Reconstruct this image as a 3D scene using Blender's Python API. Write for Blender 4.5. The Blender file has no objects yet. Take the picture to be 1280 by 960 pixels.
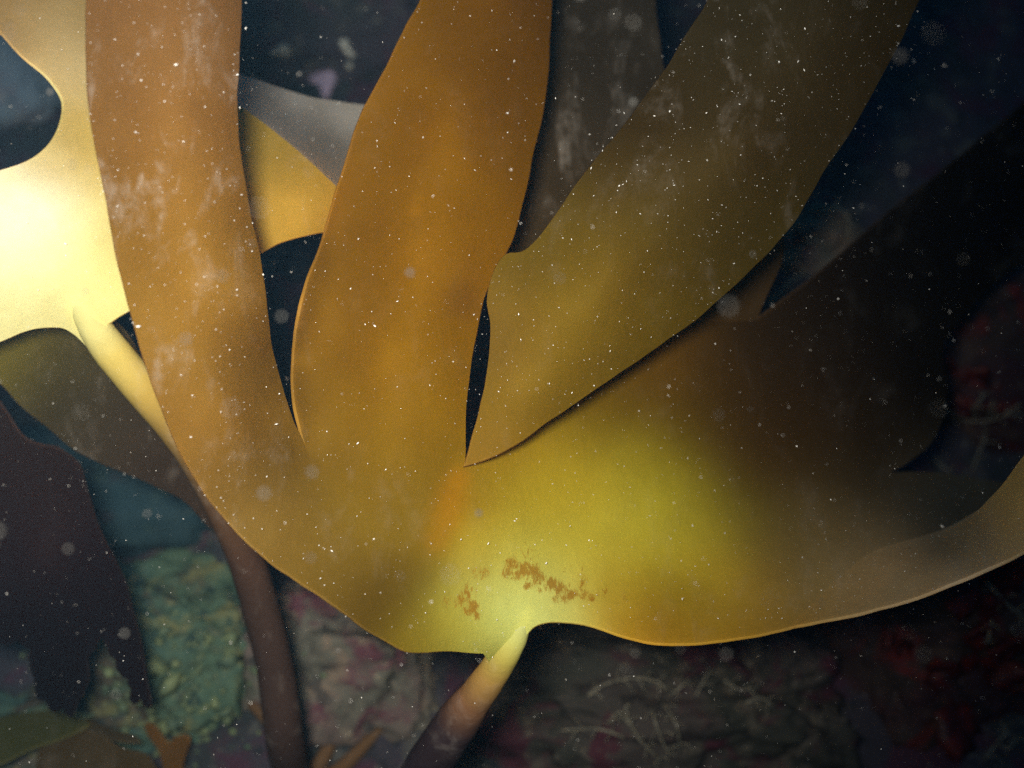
import bpy, bmesh, math, random
import numpy as np
from mathutils import Vector, Matrix, noise
from mathutils.geometry import delaunay_2d_cdt
from mathutils.bvhtree import BVHTree

random.seed(7)
rng = np.random.default_rng(7)
scene = bpy.context.scene
C = scene.collection

# ------------------------------------------------------------------ camera
CAM = Vector((0.0, 0.0, 0.55))
PITCH = math.radians(-18)
TANH = 0.514                       # tan of half the horizontal field of view
cam_data = bpy.data.cameras.new('camera')
cam = bpy.data.objects.new('camera', cam_data)
C.objects.link(cam)
cam.location = CAM
cam.rotation_euler = (math.radians(90) + PITCH, 0, 0)
cam_data.sensor_width = 36
cam_data.lens = 18 / TANH
cam_data.clip_start = 0.01
cam_data.clip_end = 200
cam_data.dof.use_dof = True
cam_data.dof.focus_distance = 0.395
cam_data.dof.aperture_fstop = 5.0
scene.camera = cam
RIGHT = Vector((1, 0, 0))
FWD = Vector((0, math.cos(PITCH), math.sin(PITCH)))
UP = Vector((0, -math.sin(PITCH), math.cos(PITCH)))


def ray(px, py):
    return FWD + RIGHT * ((px - 640) / 640 * TANH) + UP * ((480 - py) / 640 * TANH)


def P(px, py, d):
    return CAM + ray(px, py) * d


# ------------------------------------------------------------------ water light: dim daylight from above, filtered by the sea
world = bpy.data.worlds.new('World')
scene.world = world
world.use_nodes = True
wn = world.node_tree
bg = wn.nodes['Background']
sky = wn.nodes.new('ShaderNodeTexSky')
sky.sky_type = 'NISHITA'
sky.sun_disc = False
sky.sun_elevation = math.radians(60)
sky.sun_rotation = math.radians(200)
tint = wn.nodes.new('ShaderNodeMix')
tint.data_type = 'RGBA'
tint.blend_type = 'MULTIPLY'
tint.inputs[0].default_value = 1
tint.inputs[7].default_value = (0.06, 0.50, 0.85, 1)
wn.links.new(sky.outputs[0], tint.inputs[6])
wn.links.new(tint.outputs[2], bg.inputs[0])
bg.inputs[1].default_value = 0.024

sun_d = bpy.data.lights.new('sun', 'SUN')
sun = bpy.data.objects.new('sun', sun_d)
C.objects.link(sun)
sun_d.energy = 0.06
sun_d.angle = math.radians(30)
sun_d.color = (0.3, 0.85, 1.0)
sun.rotation_euler = (math.radians(25), math.radians(-12), 0)

# the camera's own flash, a hand's width up and to the left of the lens (this is a flash photograph)
fl_d = bpy.data.lights.new('camera_flash', 'SPOT')
fl = bpy.data.objects.new('camera_flash', fl_d)
C.objects.link(fl)
fl.location = CAM + RIGHT * -0.036 + UP * 0.022 + FWD * 0.0
aim = P(90, 320, 0.42)
fl.rotation_euler = (aim - fl.location).to_track_quat('-Z', 'Y').to_euler()
fl_d.energy = 19.0
fl_d.color = (1.0, 0.93, 0.82)
fl_d.spot_size = math.radians(118)
fl_d.spot_blend = 1.0
fl_d.shadow_soft_size = 0.028

scene.view_settings.view_transform = 'Standard'
scene.view_settings.look = 'None'
scene.view_settings.exposure = 0
scene.view_settings.gamma = 1
scene.render.engine = 'CYCLES'
cy = scene.cycles
cy.use_denoising = False
cy.max_bounces = 3
cy.diffuse_bounces = 2
cy.transmission_bounces = 4
cy.volume_bounces = 0
cy.use_adaptive_sampling = True
cy.adaptive_threshold = 0.03
cy.adaptive_min_samples = 24
cy.sample_clamp_indirect = 2.0


# ------------------------------------------------------------------ helpers
def tag(o, label=None, cat=None, group=None, kind=None):
    if label: o['label'] = label
    if cat: o['category'] = cat
    if group: o['group'] = group
    if kind: o['kind'] = kind
    return o


def empty(name, loc, label, cat, group=None):
    o = bpy.data.objects.new(name, None)
    o.empty_display_size = 0.02
    C.objects.link(o)
    o.location = loc
    return tag(o, label, cat, group)


def link_mesh(name, verts, faces, mat, parent=None, smooth=True, origin=None, attrs=None):
    me = bpy.data.meshes.new(name)
    off = parent.location if parent is not None else (origin if origin is not None else Vector((0, 0, 0)))
    pp = parent
    while pp is not None and pp.parent is not None:
        off = off + pp.parent.location
        pp = pp.parent
    me.from_pydata([Vector(v) - off for v in verts], [], faces)
    if smooth:
        me.polygons.foreach_set('use_smooth', [True] * len(me.polygons))
    if attrs:
        for an, (typ, data) in attrs.items():
            a = me.attributes.new(an, typ, 'POINT')
            if typ == 'FLOAT':
                a.data.foreach_set('value', np.asarray(data, dtype=np.float32).ravel())
            elif typ == 'FLOAT_COLOR':
                a.data.foreach_set('color', np.asarray(data, dtype=np.float32).ravel())
            else:
                a.data.foreach_set('vector', np.asarray(data, dtype=np.float32).ravel())
    me.materials.append(mat)
    me.update()
    o = bpy.data.objects.new(name, me)
    C.objects.link(o)
    if parent is not None:
        o.parent = parent
    elif origin is not None:
        o.location = origin
    return o


class TPS:
    """thin plate spline depth over surface coordinates"""
    def __init__(self, pts, lam=2e-5):
        p = np.array(pts, float)
        self.xy = p[:, :2] / 1000
        n = len(p)
        K = self.k(np.linalg.norm(self.xy[:, None] - self.xy[None], axis=2)) + lam * np.eye(n)
        A = np.hstack([np.ones((n, 1)), self.xy])
        M = np.block([[K, A], [A.T, np.zeros((3, 3))]])
        self.w = np.linalg.solve(M, np.concatenate([p[:, 2], np.zeros(3)]))

    @staticmethod
    def k(r):
        return np.where(r > 1e-9, r * r * np.log(np.maximum(r, 1e-9)), 0)

    def __call__(self, xy):
        q = np.atleast_2d(np.asarray(xy, float)) / 1000
        K = self.k(np.linalg.norm(q[:, None] - self.xy[None], axis=2))
        return K @ self.w[:-3] + self.w[-3] + q @ self.w[-2:]


def catmull(pts, step=5.0):
    p = [np.array(a, float) for a in pts]
    if len(p) == 2:
        n = max(1, int(np.linalg.norm(p[1] - p[0]) / step))
        return [p[0] + (p[1] - p[0]) * i / n for i in range(n + 1)]
    p = [2 * p[0] - p[1]] + p + [2 * p[-1] - p[-2]]
    out = []
    for i in range(1, len(p) - 2):
        p0, p1, p2, p3 = p[i - 1:i + 3]
        L = np.linalg.norm(p2 - p1)
        n = max(1, int(round(L / step)))
        # centripetal parameterisation
        t01 = max(1e-6, np.linalg.norm(p1 - p0)) ** .5
        t12 = max(1e-6, L) ** .5
        t23 = max(1e-6, np.linalg.norm(p3 - p2)) ** .5
        m1 = (p2 - p1) - 0 * p1
        m1 = (p2 - p1 + t12 * ((p1 - p0) / t01 - (p2 - p0) / (t01 + t12)))
        m2 = (p2 - p1 + t12 * ((p3 - p2) / t23 - (p3 - p1) / (t12 + t23)))
        for j in range(n):
            s = j / n
            out.append((2 * s**3 - 3 * s**2 + 1) * p1 + (s**3 - 2 * s**2 + s) * m1 + (-2 * s**3 + 3 * s**2) * p2 + (s**3 - s**2) * m2)
    out.append(p[-2])
    return out


def blend_cols(ctrl, xy, sig=90.0):
    """pigment with painted light and shade: smooth blend of the colours given at places on the blade"""
    c = np.array([k[:2] for k in ctrl], float)
    v = np.array([k[2] for k in ctrl], float)
    s = np.array([k[3] if len(k) > 3 else sig for k in ctrl], float)
    d2 = ((xy[:, None] - c[None])**2).sum(2)
    w = np.exp(-d2 / (2 * s**2)) + 1e-6 / (d2 + 100)
    w /= w.sum(1, keepdims=True)
    return w @ v


def inside(poly, pts):
    x, y = pts[:, 0], pts[:, 1]
    r = np.zeros(len(pts), bool)
    for i in range(len(poly)):
        x1, y1 = poly[i - 1]
        x2, y2 = poly[i]
        cond = (y1 > y) != (y2 > y)
        if y1 != y2:
            r ^= cond & (x < (x2 - x1) * (y - y1) / (y2 - y1) + x1)
    return r


SNOW_SITES = []     # places on the blades where settled specks lie


def sheet(name, segs, depth, pig, parent, mat, thick=0.0016, spacing=7.0, silt=None, patch=None,
          ripple=0.0017, wob=1.3, seed=0.0, snow=0.0, tex=None):
    """a kelp blade: outline segments [(points, is_edge)], a depth for each point, real thickness and a rounded edge"""
    poly, edge_flag = [], []
    for pts, is_edge in segs:
        c = catmull(pts, 5.0)
        for i in range(len(c) - 1):
            q = c[i].copy()
            if is_edge and i > 0:
                n1 = noise.noise(Vector((q[0] * .03, q[1] * .03, seed + 3)))
                n2 = noise.noise(Vector((q[0] * .011, q[1] * .011, seed + 9)))
                tdir = c[i + 1] - c[i - 1]
                tdir /= max(1e-6, np.linalg.norm(tdir))
                q = q + np.array([tdir[1], -tdir[0]]) * (n1 * wob + n2 * wob * 1.6)
            poly.append(q)
            edge_flag.append(is_edge)
    poly = np.array(poly)
    nb = len(poly)
    lo, hi = poly.min(0), poly.max(0)
    gx = np.arange(lo[0], hi[0], spacing)
    gy = np.arange(lo[1], hi[1], spacing * .87)
    G = np.array([(x + (spacing / 2 if j % 2 else 0), y) for j, y in enumerate(gy) for x in gx])
    G = G + rng.uniform(-.8, .8, G.shape)
    G = G[inside(poly, G)]
    keep = np.ones(len(G), bool)
    for i in range(0, len(G), 2000):
        d = np.linalg.norm(G[i:i + 2000, None] - poly[None], axis=2).min(1)
        keep[i:i + 2000] = d > 3.6
    G = G[keep]
    allp = np.vstack([poly, G])
    edges = [(i, (i + 1) % nb) for i in range(nb)]
    v2, e2, f2, ov, oe, of = delaunay_2d_cdt([Vector(p) for p in allp], edges, [], 1, 1e-4)
    xy = np.array([(v.x, v.y) for v in v2])
    # orientation and boundary edges
    tris = []
    for f in f2:
        f = list(f)
        a = 0
        for i in range(len(f)):
            a += xy[f[i - 1]][0] * xy[f[i]][1] - xy[f[i]][0] * xy[f[i - 1]][1]
        tris.append(f if a < 0 else f[::-1])
    d = depth(xy)
    rp = np.array([noise.noise(Vector((x * .009, y * .009, seed))) + .5 * noise.noise(Vector((x * .022, y * .022, seed + 5))) for x, y in xy])
    edge_w = np.ones(len(xy))
    sp = poly[[i for i in range(nb) if not edge_flag[i]]] if not all(edge_flag) else None
    if sp is not None:
        for i in range(0, len(xy), 2000):
            dd = np.linalg.norm(xy[i:i + 2000, None] - sp[None], axis=2).min(1)
            edge_w[i:i + 2000] = np.clip(dd / 60, 0, 1)**2
    d = d + rp * ripple * edge_w
    front = np.array([P(x, y, dd) for (x, y), dd in zip(xy, d)])
    N = np.zeros_like(front)
    for t in tris:
        n = np.cross(front[t[1]] - front[t[0]], front[t[2]] - front[t[0]])
        for i in t:
            N[i] += n
    N /= np.maximum(np.linalg.norm(N, axis=1, keepdims=True), 1e-12)
    view = front - np.array(CAM)
    if (N * view).sum() > 0:
        N = -N
        tris = [t[::-1] for t in tris]
    back = front - N * thick
    nv = len(xy)
    # boundary: edges used once
    from collections import Counter
    cnt = Counter()
    for t in tris:
        for i in range(len(t)):
            cnt[(t[i - 1], t[i])] += 1
    verts = list(front) + list(back)
    src = list(range(nv)) * 2
    faces = [tuple(t) for t in tris] + [tuple(i + nv for i in t[::-1]) for t in tris]
    bmap = {}
    for k, lst in enumerate(ov):
        for s in lst:
            if s < nb:
                bmap[k] = s
    rimv = {}
    outw = {}
    bed = [(a, b) for (a, b) in cnt if (b, a) not in cnt]
    for a, b in bed:
        tvec = front[b] - front[a]
        for i in (a, b):
            o_ = np.cross(tvec, N[i])
            outw[i] = outw.get(i, 0) + o_ / max(1e-9, np.linalg.norm(o_))

    def rv(i, s):
        # separate vertices keep the blade faces smooth and the rim rounded
        if (i, s) not in rimv:
            o_ = outw[i] / max(1e-9, np.linalg.norm(outw[i]))
            base = front[i] if s == 0 else (back[i] if s == 2 else (front[i] + back[i]) / 2 + o_ * thick * .45)
            rimv[(i, s)] = len(verts)
            verts.append(base)
            src.append(i)
        return rimv[(i, s)]
    for a, b in bed:
        sa, sb = bmap.get(a), bmap.get(b)
        is_edge = True
        if sa is not None and sb is not None:
            k = sa if (sa + 1) % nb == sb else sb
            is_edge = edge_flag[k]
        if is_edge:
            for s in (0, 1):
                faces.append((rv(b, s), rv(a, s), rv(a, s + 1), rv(b, s + 1)))
    src = np.array(src)
    rgb = blend_cols(pig, xy)
    col = np.hstack([rgb, np.ones((nv, 1))])[src]
    col[2 * nv:, :3] = np.minimum(col[2 * nv:, :3] * 1.5 + .012, .9)     # edge highlight painted in: the rim colour is lifted
    sil = (np.zeros(nv) if silt is None else blend_cols([(a, b, (c,), s) for a, b, c, s in silt] + [(-3000, -3000, (0.0,), 50)], xy)[:, 0])[src] if silt is not None else np.zeros(len(src))
    pat = np.zeros(nv)
    if patch:
        for (x, y, r, a) in patch:
            pat = np.maximum(pat, a * np.exp(-((xy[:, 0] - x)**2 + (xy[:, 1] - y)**2) / (2 * r * r)))
    pat = pat[src]
    uvw = np.hstack([xy / 1280, np.full((nv, 1), seed if tex is None else tex)])[src]
    o = link_mesh(name, verts, faces, mat, parent, True, None,
                  {'pigment': ('FLOAT_COLOR', col), 'silt': ('FLOAT', sil), 'patch': ('FLOAT', pat), 'blade': ('FLOAT_VECTOR', uvw)})
    o.data.materials.append(M_UNDER)      # the side turned from the light passes more of it through
    nt_ = len(tris)
    mi = np.zeros(len(o.data.polygons), dtype=np.int32)
    mi[nt_:2 * nt_] = 1
    o.data.polygons.foreach_set('material_index', mi)
    if snow > 0:
        area = (poly[:, 0] * np.roll(poly[:, 1], -1) - np.roll(poly[:, 0], -1) * poly[:, 1]).sum()
        n = int(abs(area) / 2e4 * snow * 2.4)
        idx = rng.integers(0, nv, n)
        for i in idx:
            SNOW_SITES.append((Vector(front[i]) + Vector(rng.normal(0, .0012, 3)), Vector(N[i])))
    return o


def tube(name, pts, radii, mat, parent=None, seg=14, cap=True, flat=1.0, lump=0.0, cols=None, origin=None, n_sub=8):
    """a swept, tapered stem through 3-D points"""
    pts = [np.array(p, float) for p in pts]
    c, r, tt = [], [], []
    for i in range(len(pts) - 1):
        p0 = pts[max(i - 1, 0)]; p1 = pts[i]; p2 = pts[i + 1]; p3 = pts[min(i + 2, len(pts) - 1)]
        for j in range(n_sub):
            s = j / n_sub
            c.append(.5 * (2 * p1 + (p2 - p0) * s + (2 * p0 - 5 * p1 + 4 * p2 - p3) * s * s + (3 * p1 - p0 - 3 * p2 + p3) * s**3))
            r.append(radii[i] + (radii[i + 1] - radii[i]) * s)
            tt.append(i + s)
    c.append(pts[-1]); r.append(radii[-1]); tt.append(len(pts) - 1)
    verts, faces, vt = [], [], []
    nrm = None
    for i, q in enumerate(c):
        t = c[min(i + 1, len(c) - 1)] - c[max(i - 1, 0)]
        t /= max(1e-9, np.linalg.norm(t))
        if nrm is None:
            nrm = np.cross(t, (0.3, 1, 0.1)); nrm /= np.linalg.norm(nrm)
        nrm = nrm - t * nrm.dot(t); nrm /= np.linalg.norm(nrm)
        bn = np.cross(t, nrm)
        for k in range(seg):
            a = 2 * math.pi * k / seg
            w = 1 + lump * noise.noise(Vector((q[0] * 90 + math.cos(a), q[1] * 90 + math.sin(a), q[2] * 90)))
            verts.append(q + (nrm * math.cos(a) + bn * math.sin(a) * flat) * r[i] * w)
            vt.append(tt[i])
    for i in range(len(c) - 1):
        for k in range(seg):
            a, b = i * seg + k, i * seg + (k + 1) % seg
            faces.append((a, b, b + seg, a + seg))
    if cap:
        for e, i in ((0, 0), (1, len(c) - 1)):
            verts.append(c[i]); vt.append(tt[i])
            z = len(verts) - 1
            for k in range(seg):
                a, b = i * seg + k, i * seg + (k + 1) % seg
                faces.append((z, b, a) if e == 0 else (z, a, b))
    attrs = None
    if cols is not None:
        cc = np.array(cols, float)
        vt = np.array(vt)
        rgb = np.stack([np.interp(vt, np.arange(len(cc)), cc[:, k]) for k in range(3)], 1)
        V = np.array(verts)
        attrs = {'pigment': ('FLOAT_COLOR', np.hstack([rgb, np.ones((len(rgb), 1))])),
                 'silt': ('FLOAT', np.full(len(rgb), .25)), 'patch': ('FLOAT', np.zeros(len(rgb))),
                 'blade': ('FLOAT_VECTOR', V * 2.4)}
    if mat is None:
        return verts, faces
    return link_mesh(name, verts, faces, mat, parent, True, origin, attrs)


# ------------------------------------------------------------------ materials
def new_mat(name):
    m = bpy.data.materials.new(name)
    m.use_nodes = True
    nt = m.node_tree
    return m, nt, nt.nodes['Principled BSDF'], nt.nodes['Material Output']


def nd(nt, typ, **kw):
    n = nt.nodes.new(typ)
    for k, v in kw.items():
        if k.startswith('i_'):
            key = k[2:].replace('_', ' ')
            n.inputs[key].default_value = v
        else:
            setattr(n, k, v)
    return n


def mixc(nt, fac, a, b, blend='MIX'):
    m = nt.nodes.new('ShaderNodeMix')
    m.data_type = 'RGBA'
    m.blend_type = blend
    for sock, v in ((m.inputs[0], fac), (m.inputs[6], a), (m.inputs[7], b)):
        if hasattr(v, 'links') or isinstance(v, bpy.types.NodeSocket):
            nt.links.new(v, sock)
        else:
            sock.default_value = v
    return m.outputs[2]


def ramp(nt, src, lo, hi):
    r = nt.nodes.new('ShaderNodeMapRange')
    r.interpolation_type = 'SMOOTHSTEP'
    r.inputs[1].default_value = lo
    r.inputs[2].default_value = hi
    nt.links.new(src, r.inputs[0])
    return r.outputs[0]


def mul(nt, a, b, op='MULTIPLY'):
    m = nt.nodes.new('ShaderNodeMath')
    m.operation = op
    for s, v in ((m.inputs[0], a), (m.inputs[1], b)):
        if isinstance(v, bpy.types.NodeSocket):
            nt.links.new(v, s)
        else:
            s.default_value = v
    return m.outputs[0]


def kelp_material(name, transl=0.48, rough=0.55, spec=.012):
    m, nt, b, out = new_mat(name)
    L = nt.links
    pig = nd(nt, 'ShaderNodeAttribute', attribute_name='pigment').outputs['Color']
    silt = nd(nt, 'ShaderNodeAttribute', attribute_name='silt').outputs['Fac']
    patch = nd(nt, 'ShaderNodeAttribute', attribute_name='patch').outputs['Fac']
    vec = nd(nt, 'ShaderNodeAttribute', attribute_name='blade').outputs['Vector']
    n1 = nd(nt, 'ShaderNodeTexNoise', i_Scale=7.0, i_Detail=4.0, i_Roughness=.55)
    n2 = nd(nt, 'ShaderNodeTexNoise', i_Scale=70.0, i_Detail=4.0, i_Roughness=.6)
    n3 = nd(nt, 'ShaderNodeTexNoise', i_Scale=18.0, i_Detail=7.0, i_Roughness=.62, i_Distortion=.6)
    n4 = nd(nt, 'ShaderNodeTexNoise', i_Scale=420.0, i_Detail=2.0, i_Roughness=.6)
    for n in (n1, n2, n4):
        L.new(vec, n.inputs['Vector'])
    mp = nd(nt, 'ShaderNodeMapping')
    mp.inputs['Scale'].default_value = (1.6, .7, 1)
    L.new(vec, mp.inputs['Vector'])
    L.new(mp.outputs[0], n3.inputs['Vector'])
    # mottled pigment
    dark = mixc(nt, 1.0, pig, (.90, .87, .80, 1), 'MULTIPLY')
    lite = mixc(nt, 1.0, pig, (1.06, 1.07, 1.1, 1), 'MULTIPLY')
    c = mixc(nt, ramp(nt, n1.outputs[0], .32, .68), dark, lite)
    c = mixc(nt, mul(nt, ramp(nt, n2.outputs[0], .42, .75), .16), c, mixc(nt, 1.0, pig, (1.25, 1.25, 1.5, 1), 'MULTIPLY'))
    # ragged brown skin left near the stem
    pn = nd(nt, 'ShaderNodeTexNoise', i_Scale=150.0, i_Detail=8.0, i_Roughness=.75, i_Distortion=1.6)
    mp2 = nd(nt, 'ShaderNodeMapping')
    mp2.inputs['Scale'].default_value = (1.6, .6, 1)
    L.new(vec, mp2.inputs['Vector'])
    L.new(mp2.outputs[0], pn.inputs['Vector'])
    pm = ramp(nt, mul(nt, mul(nt, patch, .45), pn.outputs[0], 'ADD'), .75, .93)
    c = mixc(nt, mul(nt, pm, .8), c, (.30, .130, .008, 1))
    # pale film of silt and settled crust, in streaks
    sm = mul(nt, ramp(nt, n3.outputs[0], .50, .72), mul(nt, silt, .58))
    sm = mul(nt, sm, ramp(nt, n2.outputs[0], .30, .66))
    c = mixc(nt, sm, c, (.46, .42, .36, 1))
    # very fine pale dots
    dm = mul(nt, mul(nt, ramp(nt, n4.outputs[0], .70, .78), ramp(nt, n3.outputs[0], .35, .65)), mul(nt, silt, .8))
    c = mixc(nt, dm, c, (.55, .52, .45, 1))
    L.new(c, b.inputs['Base Color'])
    b.inputs['Roughness'].default_value = rough
    b.inputs['Specular IOR Level'].default_value = spec
    bump = nd(nt, 'ShaderNodeBump', i_Strength=.35, i_Distance=.0012)
    L.new(mul(nt, n2.outputs[0], mul(nt, n3.outputs[0], 1.6), 'ADD'), bump.inputs['Height'])
    L.new(bump.outputs[0], b.inputs['Normal'])
    tr = nd(nt, 'ShaderNodeBsdfTranslucent')
    gm = nd(nt, 'ShaderNodeGamma', i_Gamma=.32)     # light passes both faces of the blade
    L.new(c, gm.inputs['Color'])
    L.new(mixc(nt, 1.0, gm.outputs[0], (1.25, 1.05, .8, 1), 'MULTIPLY'), tr.inputs['Color'])
    mx = nd(nt, 'ShaderNodeMixShader')
    mx.inputs[0].default_value = transl
    L.new(b.outputs[0], mx.inputs[1])
    L.new(tr.outputs[0], mx.inputs[2])
    L.new(mx.outputs[0], out.inputs['Surface'])
    return m


def rock_material(name, cols, scale=1.0, seed=0.0, bump_s=.45):
    """mottled, encrusted rock: several crust colours in patches, pale grains"""
    m, nt, b, out = new_mat(name)
    L = nt.links
    tc = nd(nt, 'ShaderNodeTexCoord').outputs['Object']
    mp = nd(nt, 'ShaderNodeMapping')
    mp.inputs['Location'].default_value = (seed, seed * .7, -seed)
    L.new(tc, mp.inputs['Vector'])
    v = mp.outputs[0]

    def nz(s, d=5, r=.6, w=0.0):
        n = nd(nt, 'ShaderNodeTexNoise', i_Scale=s * scale, i_Detail=float(d), i_Roughness=r, i_Distortion=w)
        L.new(v, n.inputs['Vector'])
        return n.outputs[0]
    c = mixc(nt, ramp(nt, nz(14, 5, .6, .5), .40, .60), cols[0], cols[1])
    c = mixc(nt, ramp(nt, nz(23, 5, .65, .8), .50, .62), c, cols[2])
    c = mixc(nt, ramp(nt, nz(40, 4, .6), .54, .66), c, cols[3])
    c = mixc(nt, mul(nt, ramp(nt, nz(60, 3, .6), .56, .68), .8), c, cols[4])
    grain = mul(nt, ramp(nt, nz(130, 3, .7), .58, .70), ramp(nt, nz(16, 3), .42, .62))
    c = mixc(nt, mul(nt, grain, .6), c, cols[5])
    L.new(c, b.inputs['Base Color'])
    b.inputs['Roughness'].default_value = .8
    b.inputs['Specular IOR Level'].default_value = .15
    h = mul(nt, nz(45, 6, .7), mul(nt, nz(120, 4, .7), .35), 'ADD')
    bump = nd(nt, 'ShaderNodeBump', i_Strength=bump_s, i_Distance=.005)
    L.new(h, bump.inputs['Height'])
    L.new(bump.outputs[0], b.inputs['Normal'])
    return m


def plain_material(name, col, col2=None, rough=.7, scale=60, transl=0):
    m, nt, b, out = new_mat(name)
    L = nt.links
    tc = nd(nt, 'ShaderNodeTexCoord').outputs['Object']
    n = nd(nt, 'ShaderNodeTexNoise', i_Scale=float(scale), i_Detail=4.0)
    L.new(tc, n.inputs['Vector'])
    c2 = col2 or tuple(x * .6 for x in col[:3]) + (1,)
    c = mixc(nt, ramp(nt, n.outputs[0], .35, .65), col, c2)
    L.new(c, b.inputs['Base Color'])
    b.inputs['Roughness'].default_value = rough
    b.inputs['Specular IOR Level'].default_value = .2
    return m


M_KELP = kelp_material('kelp_blade')
M_UNDER = kelp_material('kelp_blade_underside', .85)
M_STIPE = kelp_material('kelp_stipe', 0.0, .5)
M_ROCK = rock_material('encrusted_rock', [(.032, .030, .040, 1), (.022, .028, .030, 1), (.045, .020, .034, 1), (.060, .062, .058, 1), (.010, .014, .018, 1), (.17, .17, .15, 1)])
M_PALE = rock_material('pale_gravelly_rock', [(.060, .105, .070, 1), (.030, .070, .065, 1), (.06, .055, .040, 1), (.12, .13, .060, 1), (.012, .030, .034, 1), (.24, .21, .10, 1)], 0.8, 3.1, .25)
M_PINK = rock_material('pink_crusted_rock', [(.115, .090, .080, 1), (.095, .095, .076, 1), (.095, .040, .052, 1), (.15, .12, .09, 1), (.03, .03, .03, 1), (.25, .22, .16, 1)], 1.0, 5.7)
M_TURF = rock_material('turf_covered_rock', [(.046, .040, .036, 1), (.030, .032, .026, 1), (.050, .016, .024, 1), (.078, .070, .054, 1), (.010, .010, .010, 1), (.20, .185, .145, 1)], 1.0, 9.3)
M_RED = rock_material('red_crusted_rock', [(.035, .016, .019, 1), (.030, .022, .020, 1), (.085, .012, .012, 1), (.05, .034, .028, 1), (.011, .009, .011, 1), (.15, .12, .10, 1)], 1.0, 12.9)
M_TEAL_SHADE = rock_material('teal_shaded_rock', [(.020, .045, .055, 1), (.012, .036, .048, 1), (.035, .03, .04, 1), (.03, .06, .06, 1), (.008, .012, .02, 1), (.08, .10, .09, 1)], .7, 15.0, .2)  # teal of the ambient-lit shade is put into the rock colour
M_HAZE_ROCK = rock_material('haze_tinted_rock', [(.10, .145, .185, 1), (.085, .13, .16, 1), (.11, .12, .15, 1), (.12, .16, .18, 1), (.06, .09, .12, 1), (.17, .20, .21, 1)], .6, 21.0, .15)  # colours stand in for blue haze
M_FIL = plain_material('pale_filament', (.19, .18, .135, 1), (.11, .105, .08, 1), .6, 200)
M_REDALGA = plain_material('red_alga', (.075, .009, .006, 1), (.028, .006, .007, 1), .5, 90)
M_BROWNALGA = plain_material('brown_alga', (.16, .062, .010, 1), (.10, .045, .012, 1), .5, 60)
M_LILAC = plain_material('lilac_crust', (.34, .27, .36, 1), (.26, .22, .30, 1), .8, 150)
M_CREAM = plain_material('cream_crust', (.36, .37, .33, 1), (.26, .28, .24, 1), .8, 150)
M_SNOW = plain_material('marine_snow', (.82, .80, .74, 1), (.70, .70, .66, 1), .6, 300)
M_SNOW.node_tree.nodes['Principled BSDF'].inputs['Specular IOR Level'].default_value = .5
M_FLECK = plain_material('grey_fleck', (.085, .085, .078, 1), (.06, .06, .056, 1), .6, 300)
M_GRAVEL = plain_material('shell_gravel', (.13, .17, .085, 1), (.05, .085, .06, 1), .7, 55)


# ------------------------------------------------------------------ seabed and rock slope
def sstep(a, b, x):
    t = min(1, max(0, (x - a) / (b - a)))
    return t * t * (3 - 2 * t)


def ground_z(x, y):
    z = 1.15 * sstep(.17, 1.57, y - .20 * abs(x + .05)) + .35 * sstep(1.5, 4.0, y)
    n = noise.noise(Vector((x * 2.1, y * 2.1, 1.3))) * .07 + noise.noise(Vector((x * 5.3, y * 5.3, 4.0))) * .035
    n += noise.noise(Vector((x * 14, y * 14, 7.0))) * .013 + noise.noise(Vector((x * 33, y * 33, 2.0))) * .006
    return z + n - .02


def build_ground():
    xs = np.concatenate([np.linspace(-6, -1.15, 34)[:-1], np.linspace(-1.15, 1.15, 250), np.linspace(1.15, 6, 34)[1:]])
    ys = np.concatenate([np.linspace(-3, .15, 26)[:-1], np.linspace(.15, 1.6, 190), np.linspace(1.6, 7, 40)[1:]])
    verts = [(x, y, ground_z(x, y)) for y in ys for x in xs]
    nx = len(xs)
    faces = [(j * nx + i, j * nx + i + 1, (j + 1) * nx + i + 1, (j + 1) * nx + i) for j in range(len(ys) - 1) for i in range(nx - 1)]
    o = link_mesh('seabed', verts, faces, M_ROCK)
    tag(o, 'dark encrusted rocky seabed rising behind the kelp', kind='structure')
    return verts, faces


gv, gf = build_ground()
SOLIDS = [BVHTree.FromPolygons([Vector(v) for v in gv], gf)]


def hit(px, py):
    r = ray(px, py).normalized()
    best = None
    for t in SOLIDS:
        loc, nrm, i, d = t.ray_cast(CAM, r)
        if loc is not None and (best is None or d < best[2]):
            best = (loc, nrm, d)
    return best


def boulder(px, py, size, mat, label, seed, group=None, lift=.25, sub=5, name='boulder'):
    loc, nrm, d = hit(px, py)
    bm = bmesh.new()
    bmesh.ops.create_icosphere(bm, subdivisions=sub, radius=1)
    size = [q * .62 for q in size]
    s = Vector(size)
    vs = []
    for v in bm.verts:
        p = v.co.copy()
        q = p * 1.0 + Vector((seed, seed * 1.7, -seed))
        k = 1 + .30 * noise.noise(q * 1.3) + .16 * noise.noise(q * 2.9) + .075 * noise.noise(q * 6.5) + .05 * noise.noise(q * 13) + .03 * noise.noise(q * 27)
        # blunt the ball into a broken block
        k *= 1 - .18 * abs(noise.noise(q * .9 + Vector((3, 1, 2))))
        w = Vector((math.copysign(abs(p.x)**.8, p.x), math.copysign(abs(p.y)**.8, p.y), math.copysign(abs(p.z)**.8, p.z))) * k
        v.co = Vector((w.x * s.x, w.y * s.y, w.z * s.z))
    me_f = [[v.index for v in f.verts] for f in bm.faces]
    origin = loc + Vector((0, 0, size[2] * lift - .0))
    origin += ray(px, py).normalized() * (size[1] * .45)
    verts = [v.co + origin for v in bm.verts]
    bm.free()
    o = link_mesh(name, verts, me_f, mat, None, True, origin)
    tag(o, label, 'rock', group)
    SOLIDS.append(BVHTree.FromPolygons(verts, me_f))
    return o


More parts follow.
